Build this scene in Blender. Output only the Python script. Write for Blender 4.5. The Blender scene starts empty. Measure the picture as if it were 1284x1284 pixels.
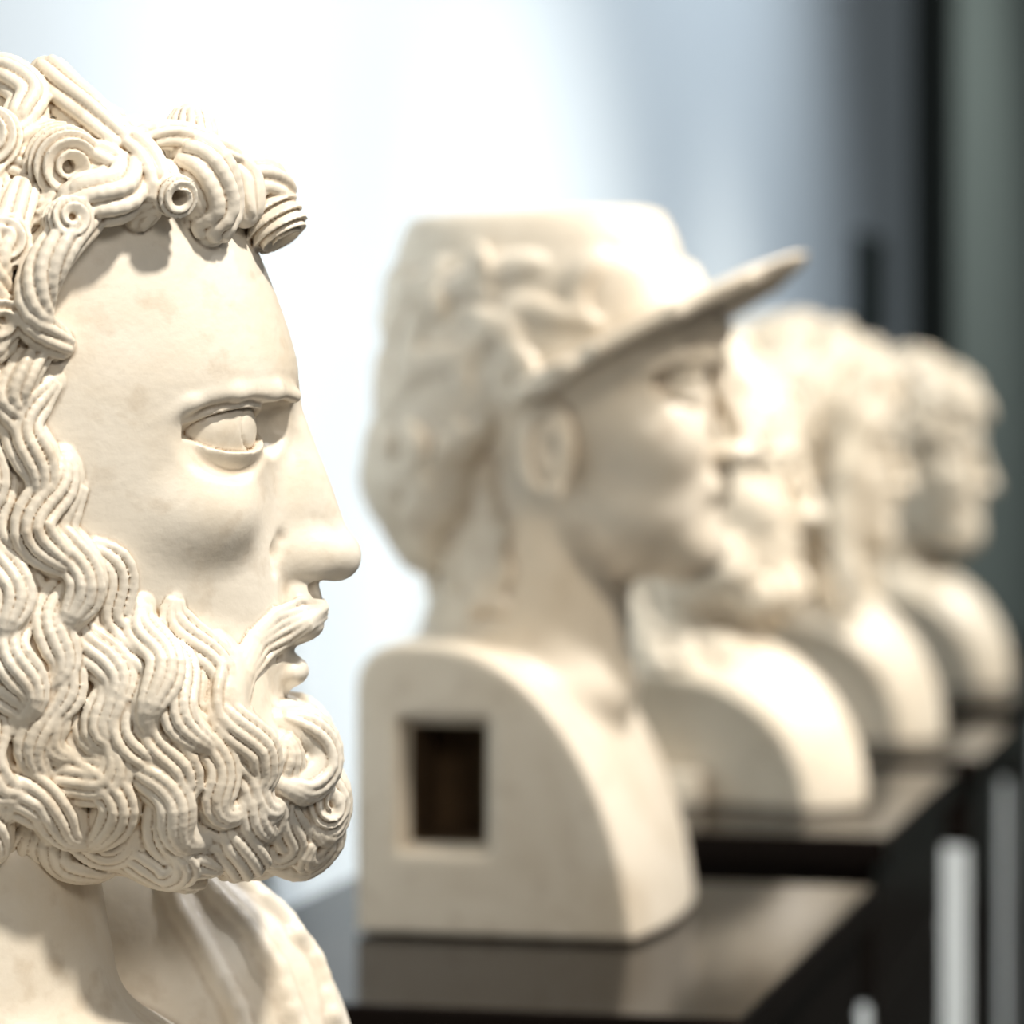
import bpy, bmesh, math, time
import numpy as np
from mathutils import Vector, Matrix
T0=time.time()
f32=np.float32
rng=np.random.RandomState(7)
D=math.radians

# ------------------------------------------------------------------ SDF volume
def smin(a,b,k):
    if k<=0: return np.minimum(a,b)
    h=np.maximum(k-np.abs(a-b),0)/k
    return np.minimum(a,b)-h*h*(k*0.25)
def smax(a,b,k): return -smin(-a,-b,k)

class Vol:
    def __init__(s,lo,hi,h,half=True):
        s.h=h; s.half=half
        lo=np.array(lo,float); hi=np.array(hi,float)
        if half: lo[1]=h*0.5
        s.o=lo
        n=np.ceil((hi-lo)/h).astype(int)+1
        s.n=n
        s.x=(lo[0]+h*np.arange(n[0])).astype(f32)
        s.y=(lo[1]+h*np.arange(n[1])).astype(f32)
        s.z=(lo[2]+h*np.arange(n[2])).astype(f32)
        s.F=np.full(n,400.0,f32)
    def box(s,lo,hi):
        i0=[];i1=[]
        for a in range(3):
            p=int(math.floor((lo[a]-s.o[a])/s.h)); q=int(math.ceil((hi[a]-s.o[a])/s.h))+1
            p=max(p,0); q=min(q,int(s.n[a]))
            if q<=p: return None
            i0.append(p);i1.append(q)
        sl=tuple(slice(i0[a],i1[a]) for a in range(3))
        return sl,s.x[sl[0]][:,None,None],s.y[sl[1]][None,:,None],s.z[sl[2]][None,None,:]
    def app(s,lo,hi,fn,k,sub=False):
        b=s.box(lo,hi)
        if b is None: return
        sl,X,Y,Z=b
        d=fn(X,Y,Z)
        if sub: s.F[sl]=smax(s.F[sl],-d,k)
        else: s.F[sl]=smin(s.F[sl],d,k)
    def ell(s,c,r,k=10,rot=None,sub=False,m=70):
        c=np.array(c,float); r=np.array(r,float)
        R=max(r)+m if rot is not None else None
        lo=c-(R if R else r+m); hi=c+(R if R else r+m)
        def fn(X,Y,Z):
            x=X-f32(c[0]);y=Y-f32(c[1]);z=Z-f32(c[2])
            if rot is not None:
                M=np.array(rot.transposed(),dtype=f32)
                x,y,z=(M[0,0]*x+M[0,1]*y+M[0,2]*z, M[1,0]*x+M[1,1]*y+M[1,2]*z, M[2,0]*x+M[2,1]*y+M[2,2]*z)
            a,b_,c_=[f32(q) for q in r]
            k0=np.sqrt((x/a)**2+(y/b_)**2+(z/c_)**2)
            k1=np.sqrt((x/a**2)**2+(y/b_**2)**2+(z/c_**2)**2)+f32(1e-6)
            return k0*(k0-1)/k1
        s.app(lo,hi,fn,k,sub)
    def cap(s,a,b,ra,rb=None,k=4,sub=False,m=None):
        if rb is None: rb=ra
        a=np.array(a,float); b=np.array(b,float)
        R=max(ra,rb)+(m if m is not None else k+2*s.h)
        ba=b-a; L2=float(ba.dot(ba))+1e-9
        def fn(X,Y,Z):
            x=X-f32(a[0]);y=Y-f32(a[1]);z=Z-f32(a[2])
            t=np.clip((x*f32(ba[0])+y*f32(ba[1])+z*f32(ba[2]))/f32(L2),0,1)
            return np.sqrt((x-t*f32(ba[0]))**2+(y-t*f32(ba[1]))**2+(z-t*f32(ba[2]))**2)-(f32(ra)+t*f32(rb-ra))
        s.app(np.minimum(a,b)-R,np.maximum(a,b)+R,fn,k,sub)
    def poly(s,pts,rs,k=4,sub=False,m=None):
        if not hasattr(rs,'__len__'): rs=[rs]*len(pts)
        for i in range(len(pts)-1): s.cap(pts[i],pts[i+1],rs[i],rs[i+1],k,sub,m)
    def rope(s,pts,R,n=7,r=None,twist=1.2,k=3,taper=0.55,rows=14):
        pts=np.array(pts,float);m=len(pts)
        t=np.linspace(0,m-1,rows)
        Q=[]
        for q in t:
            i=min(int(q),m-2);f=q-i
            p0=pts[max(i-1,0)];p1=pts[i];p2=pts[i+1];p3=pts[min(i+2,m-1)]
            Q.append(0.5*((2*p1)+(-p0+p2)*f+(2*p0-5*p1+4*p2-p3)*f*f+(-p0+3*p1-3*p2+p3)*f**3))
        Q=np.array(Q);T=np.gradient(Q,axis=0);T/=np.linalg.norm(T,axis=1)[:,None]
        up=np.array([0.3,0.5,0.8]);up/=np.linalg.norm(up)
        E1=np.cross(T,up);E1/=np.linalg.norm(E1,axis=1)[:,None];E2=np.cross(T,E1)
        U=np.linspace(0,1,rows);RR=R*(taper+(1-taper)*np.sin(np.pi*(0.15+0.7*U)))
        s.poly(Q,list(RR*0.86),k)
        r=r or R*0.30
        for j in range(n):
            a=2*math.pi*j/n+twist*U
            P=Q+E1*(np.cos(a)*RR*0.82)[:,None]+E2*(np.sin(a)*RR*0.82)[:,None]
            s.poly(P,list(r*RR/R),1.5)
    def bx(s,c,r,k=2,sub=False,rd=0):
        def fn(X,Y,Z):
            qx=np.abs(X-f32(c[0]))-f32(r[0]-rd);qy=np.abs(Y-f32(c[1]))-f32(r[1]-rd);qz=np.abs(Z-f32(c[2]))-f32(r[2]-rd)
            return np.sqrt(np.maximum(qx,0)**2+np.maximum(qy,0)**2+np.maximum(qz,0)**2)+np.minimum(np.maximum(np.maximum(qx,qy),qz),0)-f32(rd)
        s.app([c[i]-r[i]-30 for i in range(3)],[c[i]+r[i]+30 for i in range(3)],fn,k,sub)
    def slices(s,tab,uc,ab,p=2.2,k=12,sm=None):
        t=np.array(sorted(tab)); zt=t[-1,0]; zb=t[0,0]
        sm=sm or abs(zt-zb)*0.035
        def fn(X,Y,Z):
            zz=Z.ravel()
            def si(col):
                a=0;ws=0
                for q,w in ((-2,1),(-1,2),(0,3),(1,2),(2,1)):
                    a=a+w*np.interp(zz+q*sm*0.6,t[:,0],t[:,col]);ws+=w
                return (a/ws).astype(f32)[None,None,:]
            uf=si(1)-f32(uc)
            bb=si(2)
            x=X-f32(uc)
            a=np.where(x>0,uf,f32(ab)).astype(f32)
            qx=np.abs(x)/a; qy=np.abs(Y)/bb
            k0=(qx**f32(p)+qy**f32(p))**f32(1/p)
            k1=np.sqrt((qx/a)**2+(qy/bb)**2)+f32(1e-5)
            d=k0*(k0-1)/k1
            d=np.clip(d,-150,300)
            return smax(smax(d,Z-f32(zt),20),f32(zb)-Z,20)
        W=t[:,2].max()
        s.app([uc-ab-70,-W-70,zb-60],[t[:,1].max()+70,W+70,zt+60],fn,k)
    def curl(s,p0,p1,R,A=3.0,pitch=14,k=4,hole=0.2,hand=1):
        p0=np.array(p0,float);p1=np.array(p1,float)
        ax=p1-p0;L=np.linalg.norm(ax);ax/=L
        up=np.array([0,0,1.0]) if abs(ax[2])<0.8 else np.array([1.0,0,0])
        e1=np.cross(ax,up);e1/=np.linalg.norm(e1);e2=np.cross(ax,e1)
        rr=R*0.4
        m=R+8
        def fn(X,Y,Z):
            x=X-f32(p0[0]);y=Y-f32(p0[1]);z=Z-f32(p0[2])
            t=x*f32(ax[0])+y*f32(ax[1])+z*f32(ax[2])
            a=x*f32(e1[0])+y*f32(e1[1])+z*f32(e1[2])
            b=x*f32(e2[0])+y*f32(e2[1])+z*f32(e2[2])
            ro=np.sqrt(a*a+b*b)
            q0=ro-f32(R-rr);q1=np.abs(t-f32(L/2))-f32(L/2-rr*0.6)
            d=np.minimum(np.maximum(q0,q1),0)+np.sqrt(np.maximum(q0,0)**2+np.maximum(q1,0)**2)-f32(rr)
            ph=(t-ro)*f32(2*math.pi/pitch)+f32(hand)*np.arctan2(b,a)
            d=d+f32(A)*np.cos(ph)
            if hole>0:
                th=np.maximum(f32(L-R*0.9)-t,0)
                dh=np.sqrt(ro*ro+th*th)-f32(R*hole)
                d=smax(d,-dh,2)
            return d
        s.app(np.minimum(p0,p1)-m,np.maximum(p0,p1)+m,fn,k)
    def full(s):
        if s.half: return np.concatenate([s.F[:,::-1,:],s.F],axis=1), np.array([s.o[0],-(s.n[1]-0.5)*s.h,s.o[2]])
        return s.F,s.o
    def snap(s): s.B=s.F.copy()
    def samp(s,P):
        q=P.copy()
        if s.half: q[:,1]=np.abs(q[:,1])
        q=(q-s.o)/s.h
        q=np.clip(q,0,s.n-1.001)
        i=np.floor(q).astype(int); w=q-i
        r=0
        for a in (0,1):
            for b in (0,1):
                for c in (0,1):
                    ww=(w[:,0] if a else 1-w[:,0])*(w[:,1] if b else 1-w[:,1])*(w[:,2] if c else 1-w[:,2])
                    r=r+ww*s.B[i[:,0]+a,i[:,1]+b,i[:,2]+c]
        return r
    def grad(s,P):
        e=max(s.h*2.0,7.0 if s.h<3 and s.n[0]>200 else 0); g=np.zeros_like(P)
        for a in range(3):
            dv=np.zeros(3);dv[a]=e
            g[:,a]=(s.samp(P+dv)-s.samp(P-dv))/(2*e)
        return g
    def proj(s,P,it=3):
        for _ in range(it):
            f=s.samp(P);g=s.grad(P);g2=(g*g).sum(1)+1e-3
            st=np.clip(f/g2,-12,12)
            P=P-g*st[:,None]
        return P
    def rays(s,c,d,rmax):
        c=np.asarray(c,float);N=len(d)
        C=np.broadcast_to(c,d.shape)
        best=np.full(N,-1.0)
        for r in np.arange(rmax,0,-s.h):
            P=C+d*r
            m=(best<0)&(s.samp(P)<0)
            best[m]=r
        ok=best>0
        return C+d*best[:,None],ok
    def sv(s,x,yy,off=0,dflt=30):
        i=int(round((x-s.o[0])/s.h));k=int(round((-yy-s.o[2])/s.h))
        col=s.B[min(max(i,0),s.n[0]-1),:,min(max(k,0),s.n[2]-1)]
        w=np.nonzero(col<0)[0]
        v=s.y[w[-1]] if len(w) else dflt
        return np.array([x,float(v)+off,-yy])
    def locks(s,seeds,ang,A,lam,ph,curl,length,ns,W,r0,lift,dome=5,nst=12,k=3,ref=(0,0,-1),mask=None,tipw=0.35,fill=True):
        N=len(seeds)
        P=s.proj(seeds.astype(float))
        ref=np.array(ref,float)
        step=length/nst
        path=[];nn=[];dd=[]
        for t in range(nst+1):
            g=s.grad(P);n=g/(np.linalg.norm(g,axis=1)[:,None]+1e-6)
            dn=ref-n*(n@ref)[:,None]
            dn/=np.linalg.norm(dn,axis=1)[:,None]+1e-6
            fw=np.cross(dn,n)
            tt=t/nst
            a=ang+A*np.sin(2*math.pi*(-P[:,2])/lam+ph)+curl*max(0,tt-0.35)**1.6*2.2
            d=dn*np.cos(a)[:,None]+fw*np.sin(a)[:,None]
            path.append(P);nn.append(n);dd.append(d)
            P=s.proj(P+d*(step if np.isscalar(step) else step[:,None]),2)
        path=np.array(path);nn=np.array(nn);dd=np.array(dd)
        T=np.linspace(0,1,nst+1)
        tap=np.minimum(1,0.45+T*3)*np.minimum(1,tipw+(1-T)*2.2)
        for i in np.argsort(lift):
            if mask is not None and not all(mask(path[q,i]) for q in (0,2,4)): continue
            H=lift[i]*np.minimum(1,0.2+1.6*T)*np.minimum(1,0.5+2.5*(1-T))
            if fill:
                Rc=W[i]*1.25*(0.5+0.5*tap)
                pts=path[:,i]+nn[:,i]*(H+dome*tap*0.8-Rc)[:,None]
                if s.half: pts[:,1]=np.abs(pts[:,1])
                for q in range(nst):
                    if mask is not None and not mask(path[q,i]): break
                    s.cap(pts[q],pts[q+1],Rc[q],Rc[q+1],k)
            for j in range(ns):
                o=((j+0.5)/ns*2-1)
                side=np.cross(nn[:,i],dd[:,i])
                pts=path[:,i]+side*(o*W[i]*tap)[:,None]+nn[:,i]*(H+dome*(1-1.3*o*o)*tap)[:,None]
                rr=r0[i]*(0.5+0.5*tap)
                if s.half: pts[:,1]=np.abs(pts[:,1])
                for q in range(nst):
                    if mask is not None and not mask(pts[q]): break
                    s.cap(pts[q],pts[q+1],rr[q],rr[q+1],k)

def eye(V,E,R,tilt=0,phc=42,phr=80,op=0.53,lid=0.12):
    E=np.array(E,float)
    def core(X,Y,Z):
        x=X-f32(E[0]);y=Y-f32(E[1]);z=Z-f32(E[2])
        r=np.sqrt(x*x+y*y+z*z)
        ph=np.degrees(np.arctan2(y,x+0*z))
        s_=np.clip((ph-phc)/phr,-1,1); q=1-s_*s_
        up=R*op*q**0.6; lo=-R*op*q**0.85
        off=-tilt*s_*R
        om=np.minimum(up-(z-off),(z-off)-lo)
        om=np.where(np.abs((ph-phc)/phr)>=1,-np.abs(om)-2,om)
        return r,om
    m=R*1.6
    lo=E-m;hi=E+m
    def lids(X,Y,Z):
        r,om=core(X,Y,Z); return smax(r-f32(R*(1+lid)),om,R*0.05)
    def wedge(X,Y,Z):
        r,om=core(X,Y,Z); return np.maximum(r-f32(R*1.5),-om)
    V.app(lo,hi,lids,R*0.10)
    V.app(lo,hi,wedge,R*0.03,True)
    V.ell(E,(R,R,R),k=0,m=10)

def surface_nets(F,o,h):
    s=F<0
    nx,ny,nz=F.shape
    cs=np.zeros((nx-1,ny-1,nz-1),np.uint8)
    offs=[(a,b,c) for a in(0,1) for b in(0,1) for c in(0,1)]
    for a,b,c in offs: cs+=s[a:nx-1+a,b:ny-1+b,c:nz-1+c]
    act=(cs>0)&(cs<8)
    I,J,K=np.nonzero(act)
    idx=np.full(act.shape,-1,np.int32); idx[I,J,K]=np.arange(len(I),dtype=np.int32)
    val={of:F[I+of[0],J+of[1],K+of[2]] for of in offs}
    acc=np.zeros((len(I),3));cnt=np.zeros(len(I))
    for p in offs:
        for ax in range(3):
            if p[ax]==0:
                q=list(p);q[ax]=1;q=tuple(q)
                va=val[p];vb=val[q];cr=(va<0)!=(vb<0)
                t=np.where(cr,va/(va-vb+1e-12*(~cr)),0)
                for b in range(3):
                    acc[:,b]+=np.where(cr,(t if b==ax else p[b]),0)
                cnt+=cr
    v=acc/cnt[:,None]+np.stack([I,J,K],1)
    v=v*h+o
    faces=[]
    c=s[:-1,1:-1,1:-1]!=s[1:,1:-1,1:-1];i,j,k=np.nonzero(c);j=j+1;k=k+1
    q=np.stack([idx[i,j-1,k-1],idx[i,j,k-1],idx[i,j,k],idx[i,j-1,k]],1);fl=~s[i,j,k];q[fl]=q[fl][:,::-1];faces.append(q)
    c=s[1:-1,:-1,1:-1]!=s[1:-1,1:,1:-1];i,j,k=np.nonzero(c);i=i+1;k=k+1
    q=np.stack([idx[i-1,j,k-1],idx[i-1,j,k],idx[i,j,k],idx[i,j,k-1]],1);fl=~s[i,j,k];q[fl]=q[fl][:,::-1];faces.append(q)
    c=s[1:-1,1:-1,:-1]!=s[1:-1,1:-1,1:];i,j,k=np.nonzero(c);i=i+1;j=j+1
    q=np.stack([idx[i-1,j-1,k],idx[i,j-1,k],idx[i,j,k],idx[i-1,j,k]],1);fl=~s[i,j,k];q[fl]=q[fl][:,::-1];faces.append(q)
    return v,np.concatenate(faces)

def smooth(v,f,steps=(0.5,-0.45,0.5,-0.45,0.35)):
    a=np.concatenate([f[:,0],f[:,1],f[:,2],f[:,3]]);b=np.concatenate([f[:,1],f[:,2],f[:,3],f[:,0]])
    n=len(v);deg=np.bincount(a,minlength=n)+np.bincount(b,minlength=n)
    deg=np.maximum(deg,1)
    for lam in steps:
        w=np.zeros_like(v)
        for c in range(3):
            w[:,c]=(np.bincount(a,weights=v[b,c],minlength=n)+np.bincount(b,weights=v[a,c],minlength=n))/deg
        v=v+lam*(w-v)
    return v

def mesh_from(V,name,mat,piv,sc,mat2=None,sel=None):
    F,o=V.full()
    F=F.copy()
    F[0]=F[-1]=1;F[:,0]=F[:,-1]=1;F[:,:,0]=F[:,:,-1]=1
    v,f=surface_nets(F,o,V.h)
    v=smooth(v,f)
    mi=None
    if mat2 is not None:
        c=v[f].mean(1); mi=sel(c).astype(np.int32)
    v=(v-np.array(piv))*sc
    me=bpy.data.meshes.new(name)
    me.vertices.add(len(v));me.vertices.foreach_set('co',v.astype(f32).ravel())
    me.loops.add(len(f)*4);me.loops.foreach_set('vertex_index',f.ravel().astype(np.int32))
    me.polygons.add(len(f));me.polygons.foreach_set('loop_start',np.arange(0,len(f)*4,4,dtype=np.int32))
    me.polygons.foreach_set('loop_total',np.full(len(f),4,np.int32))
    me.polygons.foreach_set('use_smooth',np.ones(len(f),bool))
    me.materials.append(mat)
    if mat2 is not None:
        me.materials.append(mat2); me.polygons.foreach_set('material_index',mi)
    me.update(calc_edges=True);me.validate()
    ob=bpy.data.objects.new(name,me);bpy.context.collection.objects.link(ob)
    print(name,len(f),'faces',round(time.time()-T0,1),'s')
    return ob
def empty(name,loc,rz=0):
    e=bpy.data.objects.new(name,None);bpy.context.collection.objects.link(e)
    e.location=loc;e.rotation_euler=(0,0,rz);e.empty_display_size=0.1
    return e

# ------------------------------------------------------------------ materials
def new_mat(name):
    m=bpy.data.materials.new(name);m.use_nodes=True
    nt=m.node_tree;return m,nt,nt.nodes['Principled BSDF']
def marble(name,c1,c2,dirt_shade,sc=1.0,seed=0.0,bump=0.2,crev=1.0):
    m,nt,b=new_mat(name);N=nt.nodes;L=nt.links
    tc=N.new('ShaderNodeTexCoord');mp=N.new('ShaderNodeMapping');mp.inputs['Location'].default_value=(seed,seed*2,seed)
    L.new(tc.outputs['Object'],mp.inputs[0])
    n1=N.new('ShaderNodeTexNoise');n1.inputs['Scale'].default_value=9*sc;n1.inputs['Detail'].default_value=8;n1.inputs['Roughness'].default_value=0.62;n1.inputs['Distortion'].default_value=0.6
    L.new(mp.outputs[0],n1.inputs[0])
    r1=N.new('ShaderNodeValToRGB');r1.color_ramp.elements[0].position=0.42;r1.color_ramp.elements[1].position=0.75
    r1.color_ramp.elements[0].color=(*c1,1);r1.color_ramp.elements[1].color=(*c2,1)
    L.new(n1.outputs['Fac'],r1.inputs[0])
    n2=N.new('ShaderNodeTexNoise');n2.inputs['Scale'].default_value=60*sc;n2.inputs['Detail'].default_value=6;L.new(mp.outputs[0],n2.inputs[0])
    r2=N.new('ShaderNodeMapRange');r2.inputs[1].default_value=0.56;r2.inputs[2].default_value=0.78;r2.inputs[3].default_value=0;r2.inputs[4].default_value=0.40
    L.new(n2.outputs['Fac'],r2.inputs[0])
    mx=N.new('ShaderNodeMix');mx.data_type='RGBA';L.new(r2.outputs[0],mx.inputs[0]);L.new(r1.outputs[0],mx.inputs[6]);mx.inputs[7].default_value=(*dirt_shade,1)
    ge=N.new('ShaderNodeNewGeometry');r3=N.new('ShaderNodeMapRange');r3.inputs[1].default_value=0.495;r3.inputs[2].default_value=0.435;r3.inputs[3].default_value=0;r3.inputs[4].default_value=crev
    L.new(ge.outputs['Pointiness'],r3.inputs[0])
    mx2=N.new('ShaderNodeMix');mx2.data_type='RGBA';L.new(r3.outputs[0],mx2.inputs[0]);L.new(mx.outputs[2],mx2.inputs[6]);mx2.inputs[7].default_value=(dirt_shade[0]*0.68,dirt_shade[1]*0.6,dirt_shade[2]*0.5,1)  # creases darkened by pointiness: brown patina plus shade painted in for contrast
    L.new(mx2.outputs[2],b.inputs['Base Color'])
    b.inputs['Roughness'].default_value=0.40
    n3=N.new('ShaderNodeTexNoise');n3.inputs['Scale'].default_value=180*sc;n3.inputs['Detail'].default_value=5;L.new(mp.outputs[0],n3.inputs[0])
    bp=N.new('ShaderNodeBump');bp.inputs['Strength'].default_value=bump;bp.inputs['Distance'].default_value=0.0015
    L.new(n3.outputs['Fac'],bp.inputs['Height']);L.new(bp.outputs[0],b.inputs['Normal'])
    return m
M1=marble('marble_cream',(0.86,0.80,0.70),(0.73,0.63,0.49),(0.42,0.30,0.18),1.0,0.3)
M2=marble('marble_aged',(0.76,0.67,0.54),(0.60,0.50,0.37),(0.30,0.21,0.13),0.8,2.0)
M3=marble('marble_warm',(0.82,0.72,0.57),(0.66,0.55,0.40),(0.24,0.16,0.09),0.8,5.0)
def simple(name,col,rough,spec=0.5,noise=0.06,nscale=8):
    m,nt,b=new_mat(name);N=nt.nodes;L=nt.links
    tc=N.new('ShaderNodeTexCoord')
    n=N.new('ShaderNodeTexNoise');n.inputs['Scale'].default_value=nscale;n.inputs['Detail'].default_value=5;L.new(tc.outputs['Object'],n.inputs[0])
    r=N.new('ShaderNodeValToRGB');r.color_ramp.elements[0].color=(*[c*(1-noise) for c in col],1);r.color_ramp.elements[1].color=(*[min(1,c*(1+noise)) for c in col],1)
    L.new(n.outputs['Fac'],r.inputs[0]);L.new(r.outputs[0],b.inputs['Base Color'])
    b.inputs['Roughness'].default_value=rough;b.inputs['Specular IOR Level'].default_value=spec
    return m
MW=simple('wall_paint',(0.68,0.765,0.825),0.8,0.3,0.03,2)
MG=simple('grey_green_wall',(0.37,0.43,0.40),0.85,0.3,0.05,2)
MDK=simple('black_lacquer',(0.008,0.006,0.005),0.10,0.5,0.2,6)
MDK.node_tree.nodes['Principled BSDF'].inputs['IOR'].default_value=1.10
MWP=simple('white_plinth',(0.82,0.86,0.86),0.6,0.4,0.03,4)
MF=simple('dark_floor',(0.10,0.095,0.09),0.35,0.5,0.15,3)
MD=simple('door_frame_black',(0.035,0.050,0.050),0.5,0.4,0.1,5)
MSM=simple('shaded_mortise',(0.12,0.075,0.04),0.9,0.2,0.5,40)  # dark brown inside the hole, painted in for its deep shade

# ------------------------------------------------------------------ BUST 1 : bearded man (units = 0.378 mm)
S1=1.70/4500
V=Vol((-430,0,-1125),(478,335,-58),2.4)
V.ell((-115,0,-425),(295,272,315),k=0,m=120)
V.ell((-20,0,-330),(225,205,216),k=25,m=100)
face=[(-190,215,165),(-230,262,185),(-262,298,196),(-320,326,208),(-380,350,217),(-430,367,222),(-480,378,226),(-530,360,226),(-575,352,225),(-620,352,222),(-680,354,214),(-740,362,203),(-800,368,190),(-860,366,174),(-900,350,162),(-960,335,140),(-1010,300,115)]
V.slices(face,40,220,2.15,30,sm=26)
V.ell((232,130,-640),(84,62,62),k=35)
V.ell((60,0,-860),(190,188,180),k=40)
# sockets
rz=Matrix.Rotation(math.atan2(110,-130),3,'Z')
V.ell((296,152,-545),(106,34,54),k=8,rot=rz,sub=True)
V.ell((360,82,-533),(52,58,43),k=6,sub=True)
V.poly([(186,190,-527),(236,180,-506),(292,147,-494),(340,99,-491),(368,52,-497)],[3,5,7,7,7],k=16)
# nose
V.cap((350,0,-505),(418,0,-688),24,24,k=18)
V.ell((420,0,-699),(33,29,31),k=16)
V.ell((352,12,-648),(54,37,84),k=24)
V.ell((380,28,-698),(42,25,31),k=24)
V.ell((368,0,-757),(36,52,42),k=12)
V.ell((394,26,-741),(26,13,13),k=4,sub=True)
V.snap()
al=[V.sv(u,y,3) for (u,y) in [(350,672),(342,690),(343,710)]]
V.poly(al,[1.5,3.5,2.5],k=16,sub=True)
# eye
EC=np.array([259,92,-538.]);ER=60
eye(V,EC,ER,tilt=0.08,op=0.44,lid=0.19,phr=78)
ir=np.array([math.cos(D(22)),math.sin(D(22)),0.04]);e1=np.array([-ir[1],ir[0],0]);e2=np.array([0,0,1.])
cp=[EC+(ir*math.cos(0.45)+(e1*math.cos(a)+e2*math.sin(a))*math.sin(0.45))*(ER+0.6) for a in np.linspace(0,2*math.pi,15)]
V.poly(cp,1.8,k=1.5,sub=True)
V.poly([(206,168,-520),(238,162,-494),(280,145,-480),(318,112,-484)],[2,3,3,2],k=6,sub=True)
# lips
V.ell((352,0,-785),(54,72,26),k=12)
V.ell((356,0,-842),(31,58,22),k=10)
V.poly([(402,0,-813),(386,32,-815),(354,62,-820),(322,84,-829)],[4,4.5,4,3],k=3,sub=True)
V.ell((392,0,-876),(16,50,9),k=10,sub=True)
# beard volume
V.ell((322,0,-998),(82,104,84),k=20)
V.ell((328,60,-930),(62,82,52),k=20)
V.ell((140,110,-902),(196,106,160),k=30)
V.ell((-30,130,-845),(170,108,215),k=30)
V.ell((230,80,-994),(122,98,78),k=25)
V.ell((-150,110,-600),(190,158,260),k=40)
# fringe roll
V.poly([(304,10,-245),(268,100,-232),(198,165,-236),(106,210,-272),(58,226,-335),(38,232,-430)],[24,25,25,24,24,20],k=12)
V.snap()
print('base',time.time()-T0)
bt_u=[-400,60,82,104,132,170,230,285,312,345,380,440];bt_y=[430,450,480,545,612,700,760,822,882,892,890,885]
def is_beard(u,y): return y>np.interp(u,bt_u,bt_y)
hl_u=[-430,20,55,80,100,200,300,340,400];hl_y=[640,560,470,400,330,285,270,262,262]
def is_hair(u,y): return y<np.interp(u,hl_u,hl_y)
cs_=[];ds_=[]
row=0
for yy in np.arange(440,1100,62):
    row+=1
    for th in np.arange(3+(row%2)*4.8,172,9.6):
        t=D(th+rng.uniform(-2,2)); cs_.append((70,0,-(yy+rng.uniform(-22,22))));ds_.append((math.cos(t),math.sin(t),0))
P,ok=V.rays(np.array(cs_),np.array(ds_),420)
P=P[ok];P=P[[bool(is_beard(p[0],-p[2]+18)) for p in P]]
n=len(P)
uu=P[:,0];yy=-P[:,2]
ang=np.interp(yy,[450,700,850,950,1100],[0.0,0.15,0.45,0.65,0.8])*np.interp(uu,[-100,100,300,400],[0.6,1.0,0.8,0.1])+rng.normal(0,0.15,n)
curl=rng.choice([-1,1],n,p=[0.35,0.65])*rng.uniform(0.0,1.0,n)**2*4.5*np.interp(yy,[500,800,950],[0.2,0.7,1.3])
V.locks(P,ang,0.68,132,rng.normal(0,0.32,n)+uu*0.010,curl,np.interp(yy,[450,900,1100],[185,165,110]),4,rng.uniform(22,28,n),rng.uniform(6.0,7.2,n),rng.uniform(0,34,n),dome=8,nst=18,k=1.2,tipw=0.18,
        mask=lambda p: is_beard(p[0],-p[2]+16) and not(p[0]>300 and -p[2]<880))
print('beard',n,time.time()-T0)
# moustache
cl=np.array([(404,764),(380,770),(350,782),(322,800),(300,832),(288,868),(268,905)],float)
tn=np.gradient(cl,axis=0);tn/=np.linalg.norm(tn,axis=1)[:,None];nr=np.stack([-tn[:,1],tn[:,0]],1)
wd=np.array([14,22,24,22,20,17,8.])
for j in range(6):
    o=(j+0.5)/6*2-1
    pts=[]
    for i in range(len(cl)):
        wv=3*math.sin(i*1.9+j)
        q=cl[i]+nr[i]*(o*wd[i]+wv)
        pts.append(V.sv(q[0],q[1],4+5*(1-o*o),dflt=4))
    Q=V.proj(np.array(pts),3)
    g=V.grad(Q);g/=np.linalg.norm(g,axis=1)[:,None]
    Q=Q+g*(2+5*(1-o*o))
    Q[:,1]=np.abs(Q[:,1])
    V.poly(Q,[3.5,4.5,5,5,5.2,4.5,3],k=2.5)
def spiral(u,y,R,tilt=(0.3,1,0.0),off=0,A=3.2,pitch=15,hand=1,h=0.9,dflt=None,hole=0.2):
    c=V.sv(u,y) if dflt is None else np.array([u,dflt,-y])
    ax=np.array(tilt,float);ax/=np.linalg.norm(ax)
    V.curl(c-ax*R*0.5,c+ax*(R*h*0.5+off),R,A,pitch,4,hole,hand)
spiral(390,1004,31,(0.8,1,0.1),18)
spiral(370,1056,24,(0.6,1,-0.4),16)
# hair locks
ds_=[]
for el in np.arange(-35,90,11.0):
    m=max(1,int(180*math.cos(D(el))/11.5))
    for q in range(m):
        az=D((q+0.5)/m*180+rng.uniform(-3,3));e=D(el+rng.uniform(-3,3))
        ds_.append((math.cos(e)*math.cos(az),math.cos(e)*math.sin(az),math.sin(e)))
ds_=np.array(ds_)
P,ok=V.rays((-60,0,-400),ds_,460);P=P[ok]
P=P[[bool(is_hair(p[0]+12,-p[2]+6)) and not (p[0]>90 and -p[2]>165) and not (p[0]>20 and -p[2]>230) for p in P]];n=len(P)
sg=rng.choice([-1,1],n)
V.locks(P,rng.uniform(-1.3,0.7,n),0.35,130,rng.uniform(0,6,n),sg*rng.uniform(2.0,5.0,n),rng.uniform(110,150,n),4,rng.uniform(21,28,n),rng.uniform(6.2,7.4,n),rng.uniform(2,28,n),dome=9,nst=14,k=1.2,ref=(-0.15,0.1,-1),
        mask=lambda p: is_hair(p[0],-p[2]-8) and not (p[0]>110 and -p[2]>190))
print('hair',n,time.time()-T0)
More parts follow.
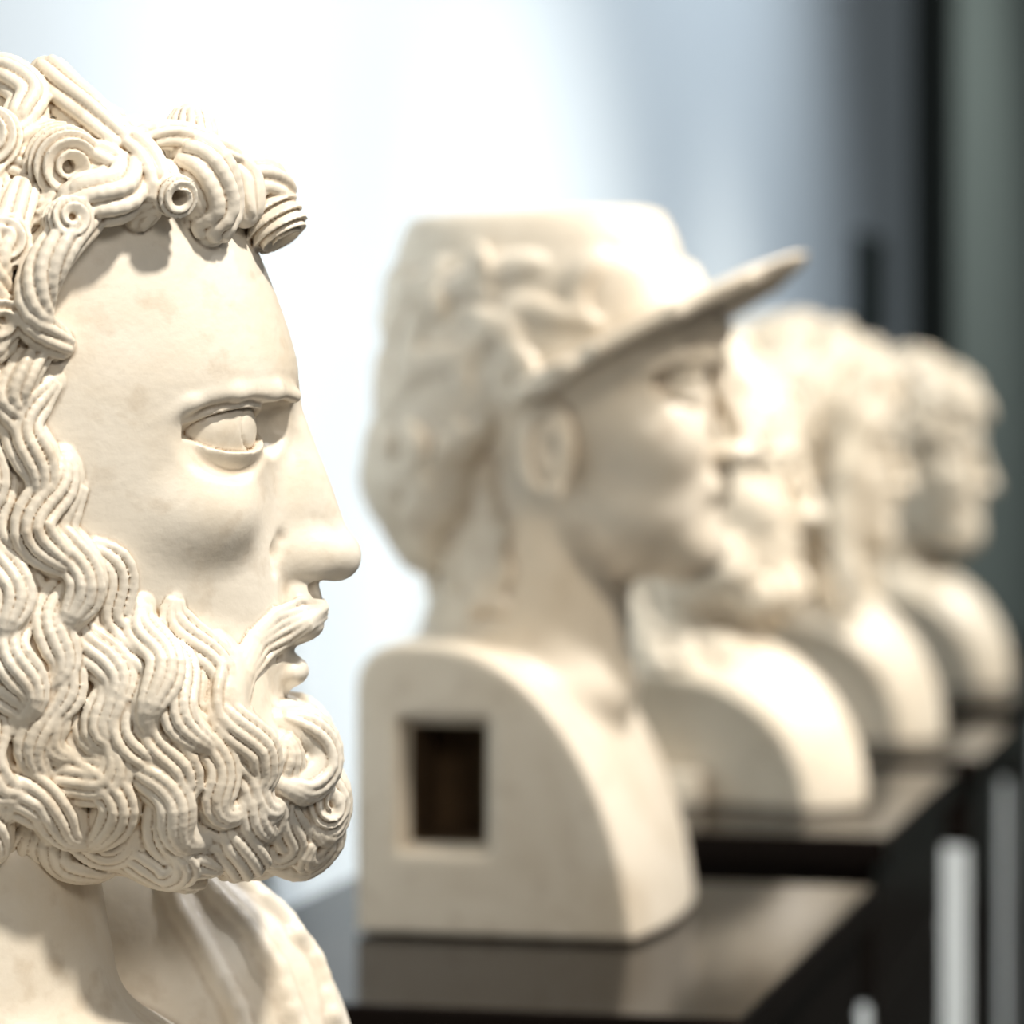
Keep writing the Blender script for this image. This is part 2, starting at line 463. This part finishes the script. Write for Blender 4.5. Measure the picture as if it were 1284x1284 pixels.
# named corkscrew curls at the fringe
spiral(75,212,44,(0.35,1,-0.25),32,A=3.8,pitch=17)
V.rope([V.sv(165,225,-2),V.sv(145,258,10),V.sv(100,262,0)],33,8)
spiral(2,196,40,(-0.2,1,0.2),20,hand=-1,A=3.6,pitch=17)
V.rope([(158,176,-188),(180,192,-215),V.sv(188,250,8),V.sv(172,284,4)],25,7)
spiral(206,250,25,(0.5,1,-0.3),30,hole=0.40,A=2.6,pitch=13)
V.ell((238,85,-182),(30,52,46),k=6,m=12)
for a in range(-3,4):
    ph=a*0.40
    pts=[]
    for z in (-146,-158,-172,-190,-210):
        rad=math.sqrt(max(0.05,1-((z+182)/46)**2))
        pts.append((238+31*math.sin(ph)*rad,85+53*math.cos(ph)*rad,z))
    V.poly(pts,[4,5,5.5,5.5,5],k=1.5)
V.rope([(238,148,-204),(256,152,-222),(266,144,-262),(258,132,-292)],34,8,taper=0.75)
V.rope([(284,92,-208),(302,90,-238),(304,96,-274)],26,7)
V.rope([(118,196,-205),(146,200,-232),(152,196,-268)],26,7)
V.curl((318,38,-235),(350,52,-296),37,3.8,15,4,0.40)
V.rope([(296,66,-222),(328,60,-228),(352,40,-250)],26,7)
V.rope([(62,120,-104),(86,140,-132),(116,168,-162),(150,180,-196)],28,8,taper=0.8,twist=0.6)
V.rope([(168,168,-188),(210,160,-180),(256,134,-192),(290,104,-206)],18,7,taper=0.6)
V.rope([(-10,120,-100),(20,140,-112),(44,160,-140),(30,180,-165)],26,8)
V.rope([V.sv(118,288,8),V.sv(86,316,20),V.sv(58,362,18),V.sv(52,410,10),V.sv(84,438,4)],25,8,taper=0.5,twist=2,rows=20)
V.rope([V.sv(40,250,16),V.sv(20,300,24),V.sv(0,350,20),V.sv(16,400,8)],26,8,rows=18)
V.rope([V.sv(-20,240,16),V.sv(-40,300,24),V.sv(-30,350,20)],28,8,rows=18)
spiral(88,290,26,(0.3,1,0.1),24,A=2.8,pitch=14)
spiral(14,318,32,(0.1,1,0.1),26,hand=-1)
spiral(6,402,28,(0.3,1,-0.2),20)
V.rope([V.sv(60,440,4),V.sv(38,470,14),V.sv(20,510,12),V.sv(34,550,6)],22,7,rows=16)
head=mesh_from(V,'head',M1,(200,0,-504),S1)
del V
# torso
V=Vol((-420,-460,-1620),(520,460,-880),5.0,half=False)
V.cap((-75,0,-860),(-35,0,-1400),160,210,k=0,m=90)
V.ell((-10,0,-1650),(420,430,430),k=40,m=120)
V.cap((30,-140,-1060),(120,-60,-1270),22,16,k=50,m=70)
V.ell((150,290,-1475),(325,170,392),k=14,m=100)
V.ell((-120,-300,-1590),(330,170,290),k=30,m=100)
V.snap()
def sidey(u,z,lim=None):
    i=int((u-V.o[0])/V.h);k=int((z-V.o[2])/V.h)
    col=V.B[min(max(i,0),V.n[0]-1),:,min(max(k,0),V.n[2]-1)];w=np.nonzero(col<0)[0]
    return V.y[w[0]] if len(w) else 215
for (pp,r) in [([(215,1108),(262,1140),(310,1190),(352,1250),(380,1330),(395,1430)],11),([(240,1100),(300,1130),(365,1185),(410,1250),(435,1340)],9),([(205,1120),(225,1170),(262,1230),(300,1300),(320,1400)],10),([(60,1330),(150,1390),(220,1450),(280,1530)],12)]:
    pts=[]
    pp=np.array(pp,float);L=len(pp)
    for t in np.linspace(0,L-1,16):
        u=np.interp(t,range(L),pp[:,0]);yq=np.interp(t,range(L),pp[:,1])
        pts.append((u,sidey(u,-yq)+2,-yq))
    V.poly(pts,r,k=14,m=30)
V.F[:,:,V.z<-1549]=50
V.bx((-330-300,0,-1300),(300,900,900),k=10,sub=True)
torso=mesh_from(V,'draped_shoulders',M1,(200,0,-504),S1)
b1=empty('bearded_marble_bust',(0.3137,1.617,1.5),D(18.8))
head.parent=b1;torso.parent=b1
del V

# ------------------------------------------------------------------ generic face
def gface(V,ox,oz,s,neck=True,cran=True):
    def p(x,y,z): return (ox+x*s,y*s,oz+z*s)
    def r(*a): return tuple(q*s for q in a)
    if cran: V.ell(p(-8,0,35),r(95,76,88),k=0,m=60*s)
    else: V.ell(p(-8,0,10),r(90,72,72),k=0,m=60*s)
    tab=[(75,82,56),(40,98,63),(15,101,66),(0,95,66),(-25,94,65),(-50,94,60),(-75,93,51),(-95,91,42),(-115,80,28)]
    V.slices([(oz+z*s,ox+f*s,b*s) for z,f,b in tab],ox+25*s,70*s,2.2,8*s)
    V.ell(p(42,0,-72),r(52,52,38),k=16*s)
    V.ell(p(66,34,-34),r(24,20,22),k=22*s)
    rz=Matrix.Rotation(math.atan2(30,-28),3,'Z')
    V.ell(p(88,36,0),r(27,11,13),k=6*s,rot=rz,sub=True)
    V.ell(p(98,19,1),r(11,11,11),k=5*s,sub=True)
    V.poly([p(64,58,8),p(82,45,15),p(96,25,15),p(101,8,11)],[2*s,3*s,3*s,3*s],k=6*s)
    V.cap(p(95,0,8),p(116,0,-42),6.5*s,8*s,k=6*s)
    V.ell(p(105,9,-43),r(12,7.5,8),k=7*s)
    V.ell(p(110,6,-54),r(6,3.5,5),k=2*s,sub=True)
    eye(V,p(78,28,0),16*s,op=0.42,lid=0.16)
    V.ell(p(90,0,-62),r(16,22,14),k=8*s)
    V.cap(p(99,0,-67),p(89,18,-69),5*s,3*s,k=3*s);V.cap(p(98,0,-76),p(88,15,-75),5.5*s,3*s,k=3*s)
    V.poly([p(107,0,-71.5),p(98,10,-71.5),p(88,21,-72)],1.8*s,k=1.5*s,sub=True)
    V.ell(p(103,0,-87),r(7,20,4),k=6*s,sub=True)
    V.ell(p(82,0,-98),r(20,26,20),k=14*s)
    if neck: V.cap(p(-22,0,-60),p(-30,0,-190),50*s,60*s,k=12*s,m=30*s)
def gear(V,ox,oz,s):
    pts=[]
    for a in np.linspace(-60,250,14):
        t=D(a);pts.append((ox+(math.cos(t)*13-2)*s,(72+4*math.cos(t+3))*s,oz+(-15+math.sin(t)*25)*s))
    V.ell((ox-2*s,68*s,oz-15*s),(14*s,8*s,25*s),k=4*s,m=10*s)
    V.ell((ox+1*s,78*s,oz-15*s),(7*s,6*s,14*s),k=2*s,sub=True,m=10*s)
    V.poly(pts,3.6*s,k=2*s)
    V.ell((ox+3*s,72*s,oz-40*s),(6*s,5*s,7*s),k=2*s,m=8*s)
def sphere_dirs(els,n0):
    out=[]
    for el in els:
        m=max(1,int(n0*math.cos(D(el))))
        for q in range(m):
            az=D((q+0.5)/m*180+rng.uniform(-4,4));e=D(el+rng.uniform(-4,4));out.append((math.cos(e)*math.cos(az),math.cos(e)*math.sin(az),math.sin(e)))
    return np.array(out)

# ------------------------------------------------------------------ BUST 2 : helmeted
S2=0.000618
V=Vol((430,0,-1215),(1045,250,-235),4.0)
ox,oz,s=708,-482,2.05
gface(V,ox,oz,s,neck=False,cran=False)
V.cap((690,0,-640),(655,0,-860),108,140,k=20,m=60)
V.ell((640,0,-860),(160,150,60),k=30)
V.ell((560,30,-590),(84,92,92),k=20)
V.ell((556,20,-665),(46,70,44),k=15)
V.poly([(905,30,-415),(860,82,-425),(800,112,-455),(755,122,-495)],[16,20,20,16],k=8)
def helm(X,Y,Z):
    zz=-Z.ravel()
    yt=[262,270,300,350,420,500,560,610]
    fr=np.interp(zz,yt,[826,836,852,862,838,745,650,560]).astype(f32)[None,None,:]
    bk=np.interp(zz,yt,[530,522,508,496,486,480,482,500]).astype(f32)[None,None,:]
    bb=np.interp(zz,yt,[104,112,124,137,146,146,136,110]).astype(f32)[None,None,:]
    c=(fr+bk)/2;a=(fr-bk)/2
    qx=np.abs(X-c)/a;qy=np.abs(Y)/bb
    k0=(qx**f32(2.4)+qy**f32(2.4))**f32(1/2.4);k1=np.sqrt((qx/a)**2+(qy/bb)**2)+f32(1e-5)
    d=np.clip(k0*(k0-1)/k1,-80,200)
    return smax(smax(d,(-Z-610),10),(272+Z-0.03*(X-560))*1.0+0*d,14)
V.app((440,-10,-640),(900,220,-240),helm,10)
tilt=math.atan2(175,335)
V.ell((805,0,-432),(238,168,17),k=8,rot=Matrix.Rotation(-tilt,3,'Y'))
V.poly([(1005,20,-332),(960,100,-356),(880,150,-397),(790,166,-443),(700,150,-495)],[7,10,12,12,10],k=6)
gear(V,728,-530,2.05)
V.snap()
P,ok=V.rays((650,0,-420),sphere_dirs(np.arange(-10,60,19),9),330);P=P[ok];P=P[(P[:,0]<800)&(-P[:,2]<500)];n=len(P)
V.locks(P,rng.uniform(-2,1,n),0.3,120,rng.uniform(0,6,n),rng.choice([-1,1],n)*rng.uniform(2,4,n),110,2,np.full(n,12.0),np.full(n,7.0),np.full(n,-4.5),dome=2,nst=10,k=8,mask=lambda p:-p[2]>290,fill=False)
P,ok=V.rays((600,0,-600),sphere_dirs(np.arange(-35,30,12),16),200);P=P[ok];P=P[(P[:,0]<670)&(-P[:,2]>520)&(-P[:,2]<700)];n=len(P)
V.locks(P,rng.uniform(-0.5,0.1,n),0.5,90,rng.uniform(0,6,n),rng.uniform(-1,1,n),90,3,np.full(n,15.0),np.full(n,6.5),rng.uniform(0,6,n),dome=4,nst=9,k=4)
for (x,y,z) in [(585,138,-385),(640,143,-330)]:
    V.ell((x,y,z),(14,10,20),k=6,m=8)
def herm(X,Y,Z):
    x=X-f32(590);z=Z+f32(1190)
    a,b=f32(253),f32(398)
    xx=np.maximum(x,0)
    k0=np.sqrt((xx/a)**2+(np.maximum(z,0)/b)**2);k1=np.sqrt((xx/a**2)**2+(np.maximum(z,0)/b**2)**2)+f32(1e-5)
    d=k0*(k0-1)/k1
    d=np.clip(d,-120,250)
    bulge=f32(18)*(1-(Y/205)**2)
    d=d-np.maximum(bulge,-5)*np.clip(x/250,0,1)
    d=smax(d,f32(501)-X,8)
    d=smax(d,((f32(514)-X)+(Z+f32(812)))*f32(0.7),16)
    d=smax(d,np.abs(Y)-f32(204),10)
    return d
V.app((460,-20,-1210),(920,250,-740),herm,14)
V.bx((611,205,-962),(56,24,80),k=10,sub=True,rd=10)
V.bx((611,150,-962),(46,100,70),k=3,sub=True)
V.F[:,:,V.z<-1142]=50
ob=mesh_from(V,'head_on_herm',M2,(480,0,-504),S2,MSM,lambda c:(np.abs(c[:,0]-611)<52)&(np.abs(c[:,2]+962)<75)&(np.abs(c[:,1])<178)&(np.abs(c[:,1])>40))
b2=empty('helmeted_marble_bust',(0.130,2.69,1.5),0)
ob.parent=b2
del V

# ------------------------------------------------------------------ BUSTS 3-5
def generic(name,loc,sc,style,mat,rz=0,chest_x=130,TZ=1.105):
    eyeh=(loc[2]-TZ)/sc
    V=Vol((-150,0,-eyeh-6),(184,165,160),2.4)
    gface(V,0,0,1.0)
    gear(V,0,0,1.0)
    if style=='bearded':
        V.ell((62,0,-112),(38,40,26),k=12);V.ell((20,25,-80),(54,46,42),k=14)
    if style=='old':
        V.ell((66,0,-108),(36,40,26),k=12);V.ell((0,0,48),(100,82,84),k=12)
    if style=='long':
        V.ell((0,0,50),(104,90,92),k=14)
        V.poly([(70,55,80),(72,74,30),(58,82,-20),(50,78,-70),(56,74,-130),(66,72,-165)],[18,20,20,18,16,12],k=8)
        V.poly([(0,80,60),(-20,88,0),(-30,80,-80),(-30,70,-150)],[30,30,34,36],k=12)
    V.ell((5,0,-eyeh+8),(chest_x,90,eyeh-150),k=16)
    V.ell((-20,100,-eyeh-5),(chest_x+4,74,eyeh-164),k=5,sub=True)
    V.bx((-40,0,-eyeh+16),(60,56,16),k=4,rd=4)
    V.F[:,:,V.z<-eyeh]=50
    V.snap()
    if style in('bearded','old'):
        P,ok=V.rays((-8,0,30),sphere_dirs(np.arange(-30,88,14),15),170);P=P[ok]
        u=P[:,0];z=P[:,2];P=P[(z>np.interp(u,[-120,-20,20,60,110],[-60,-30,20,62,72]))];n=len(P)
        V.locks(P,rng.uniform(-1.5,1,n),0.3,50,rng.uniform(0,6,n),rng.choice([-1,1],n)*rng.uniform(2,5,n),46,3,np.full(n,9.0),np.full(n,4.0),rng.uniform(0,10,n),dome=4,nst=9,k=1.5,ref=(0.1,0.1,-1))
    if style=='bearded':
        cc=[];dd=[]
        for zz in np.arange(-50,-150,-16):
            for th in np.arange(4,140,15): cc.append((20,0,zz+rng.uniform(-4,4)));dd.append((math.cos(D(th)),math.sin(D(th)),0))
        P,ok=V.rays(np.array(cc),np.array(dd),120);P=P[ok];P=P[P[:,2]<np.interp(P[:,0],[0,40,80,100],[-30,-52,-86,-94])];n=len(P)
        V.locks(P,rng.normal(0.4,0.2,n),0.6,40,rng.uniform(0,6,n),rng.choice([-1,1],n)*rng.uniform(0,3,n),40,3,np.full(n,8.0),np.full(n,3.4),rng.uniform(0,3,n),dome=3,nst=8,k=1.5)
    if style=='long':
        P,ok=V.rays((0,0,40),sphere_dirs(np.arange(-50,88,14),15),170);P=P[ok]
        P=P[(P[:,2]>np.interp(P[:,0],[-120,40,60,110],[-150,-110,70,82]))];n=len(P)
        V.locks(P,rng.normal(-0.3,0.3,n),0.45,60,P[:,0]*0.03,rng.uniform(-1,1,n),70,3,np.full(n,9.0),np.full(n,4.2),rng.uniform(1,7,n),dome=4,nst=9,k=1.5,ref=(-0.3,0.1,-1))
    ob=mesh_from(V,'head_and_chest',mat,(0,0,0),sc)
    e=empty(name,loc,rz);ob.parent=e
    return e
TZ=1.105
generic('curly_haired_marble_bust',(0.225,3.50,1.434),1.08e-3,'bearded',M3,D(-4),158)
generic('long_haired_marble_bust',(0.232,4.20,1.446),1.08e-3,'long',M3,0,148)
generic('old_man_marble_bust',(0.252,5.00,1.428),1.06e-3,'old',M3,D(-3),138)

# ------------------------------------------------------------------ tables
def boxes_obj(name,boxes,mats,bev=0.004):
    me=bpy.data.meshes.new(name);bm=bmesh.new()
    for (x0,x1,y0,y1,z0,z1,mi) in boxes:
        r=bmesh.ops.create_cube(bm,size=1.0)
        vs=r['verts']
        for v in vs:
            v.co=Vector(((x0+x1)/2+v.co.x*(x1-x0),(y0+y1)/2+v.co.y*(y1-y0),(z0+z1)/2+v.co.z*(z1-z0)))
        for f in {f for v in vs for f in v.link_faces}: f.material_index=mi
    bm.to_mesh(me);bm.free()
    for m in mats: me.materials.append(m)
    ob=bpy.data.objects.new(name,me);bpy.context.collection.objects.link(ob)
    if bev:
        b=ob.modifiers.new('bevel','BEVEL');b.width=bev;b.segments=3;b.limit_method='ANGLE'
    return ob
def table(x1,y0,y1,yb=None,x0=0.05,ap=0.10):
    z=TZ-0.0005
    yb=yb or y1
    B=[];j=0.012
    B.append((x0,x1,y0,y1,z-0.028,z,0))
    B.append((x0+j,x1-j,y0+j,yb-j,z-ap,z-0.0285,0))
    B.append((x1-j-0.006,x1-j,y0+j+0.004,yb-j-0.004,0.0,z-ap-0.001,0))
    B.append((x0+j,x0+j+0.03,y0+j,y0+j+0.03,0.0,z-ap-0.001,0))
    B.append((x0+j,x0+j+0.03,yb-j-0.03,yb-j,0.0,z-ap-0.001,0))
    B.append((x0+j+0.032,x1-j-0.0065,y0+j+0.001,yb-j-0.001,0.02,z-ap-0.001,1))
    return boxes_obj('display_console_table',B,[MDK,MWP],0.004)
table(0.50,1.28,1.97)
table(0.484,2.27,2.92)
table(0.450,3.26,3.85,3.84,ap=0.155)
table(0.462,4.00,4.40,4.34)
table(0.440,4.72,5.30,5.10)
table(0.430,5.60,6.16)

# ------------------------------------------------------------------ room
boxes_obj('wall_left',[(-0.2,0,-3,7.17,0,3.6,0),(-0.2,0,7.80,11,0,3.6,1)],[MW,MG],0)
boxes_obj('wall_end',[(-0.2,6,11,11.2,0,3.6,0)],[MG],0)
boxes_obj('floor',[(-0.4,6,-3,11.2,-0.1,0,0)],[MF],0)
boxes_obj('door_1',[(-0.16,-0.10,7.27,7.70,0,3.6,0),(-0.18,0.02,7.17,7.27,0,3.6,0),(-0.18,0.02,7.70,7.80,0,3.6,0)],[MD],0)
boxes_obj('baseboard_left',[(0.0,0.015,-3,7.15,0,0.12,0)],[MWP],0.003)
boxes_obj('wall_sign',[(0.001,0.02,6.32,6.62,1.62,1.80,0)],[MD],0.003)

# ------------------------------------------------------------------ lights
def aim(o,t):
    d=Vector(t)-o.location;o.rotation_euler=d.to_track_quat('-Z','Y').to_euler()
def area(name,loc,t,size,e,col):
    l=bpy.data.lights.new(name,'AREA');l.shape='DISK';l.size=size;l.energy=e;l.color=col
    o=bpy.data.objects.new(name,l);bpy.context.collection.objects.link(o);o.location=loc;aim(o,t);return o
def spot(name,loc,t,ang,e,col,blend=0.9,rad=0.08):
    l=bpy.data.lights.new(name,'SPOT');l.energy=e;l.color=col;l.spot_size=D(ang);l.spot_blend=blend;l.shadow_soft_size=rad
    o=bpy.data.objects.new(name,l);bpy.context.collection.objects.link(o);o.location=loc;aim(o,t);return o
warm=(1,0.92,0.80)
spot('ceiling_spot_key',(1.36,0.98,3.25),(0.40,1.60,1.35),34,265,warm,0.8,0.09)
spot('ceiling_spot_row',(1.8,2.2,3.0),(0.3,2.72,1.3),34,130,warm,0.9,0.12)
spot('ceiling_spot_far',(1.8,3.2,3.0),(0.3,3.8,1.3),44,185,warm,0.9,0.12)
spot('ceiling_spot_end',(1.8,4.5,3.0),(0.3,5.0,1.3),34,180,warm,0.9,0.12)
area('added_fill',(2.0,-1.0,2.7),(0.3,3.0,1.2),0.8,24,warm)  # added fill from the camera side, not a fixture of the room
spot('wall_washer',(1.5,2.7,3.1),(0.0,2.9,1.1),84,255,(1,0.985,0.97),1.0)
spot('wall_washer_mid',(1.8,4.8,3.2),(0.0,4.7,1.7),88,165,(0.88,0.94,1),1.0)
spot('added_wall_fill_end',(1.8,8.2,3.2),(0.0,8.6,1.6),80,65,(0.95,1,0.97),1.0)  # added spot that lifts the dark far wall, source unseen
w=bpy.data.worlds.new('World');bpy.context.scene.world=w;w.use_nodes=True
bg=w.node_tree.nodes['Background'];bg.inputs[0].default_value=(0.76,0.80,0.82,1);bg.inputs[1].default_value=0.18

# ------------------------------------------------------------------ camera
cam=bpy.data.cameras.new('camera');co=bpy.data.objects.new('camera',cam);bpy.context.collection.objects.link(co)
co.location=(0.865,0,1.5);co.rotation_euler=(D(90),0,D(13.22))
cam.sensor_width=36;cam.lens=4500/1284*36
cam.shift_y=-138/1284
cam.dof.use_dof=True;cam.dof.focus_distance=1.65;cam.dof.aperture_fstop=5.4
cam.clip_start=0.05
bpy.context.scene.camera=co
bpy.context.scene.view_settings.view_transform='Standard'
print('done',time.time()-T0)
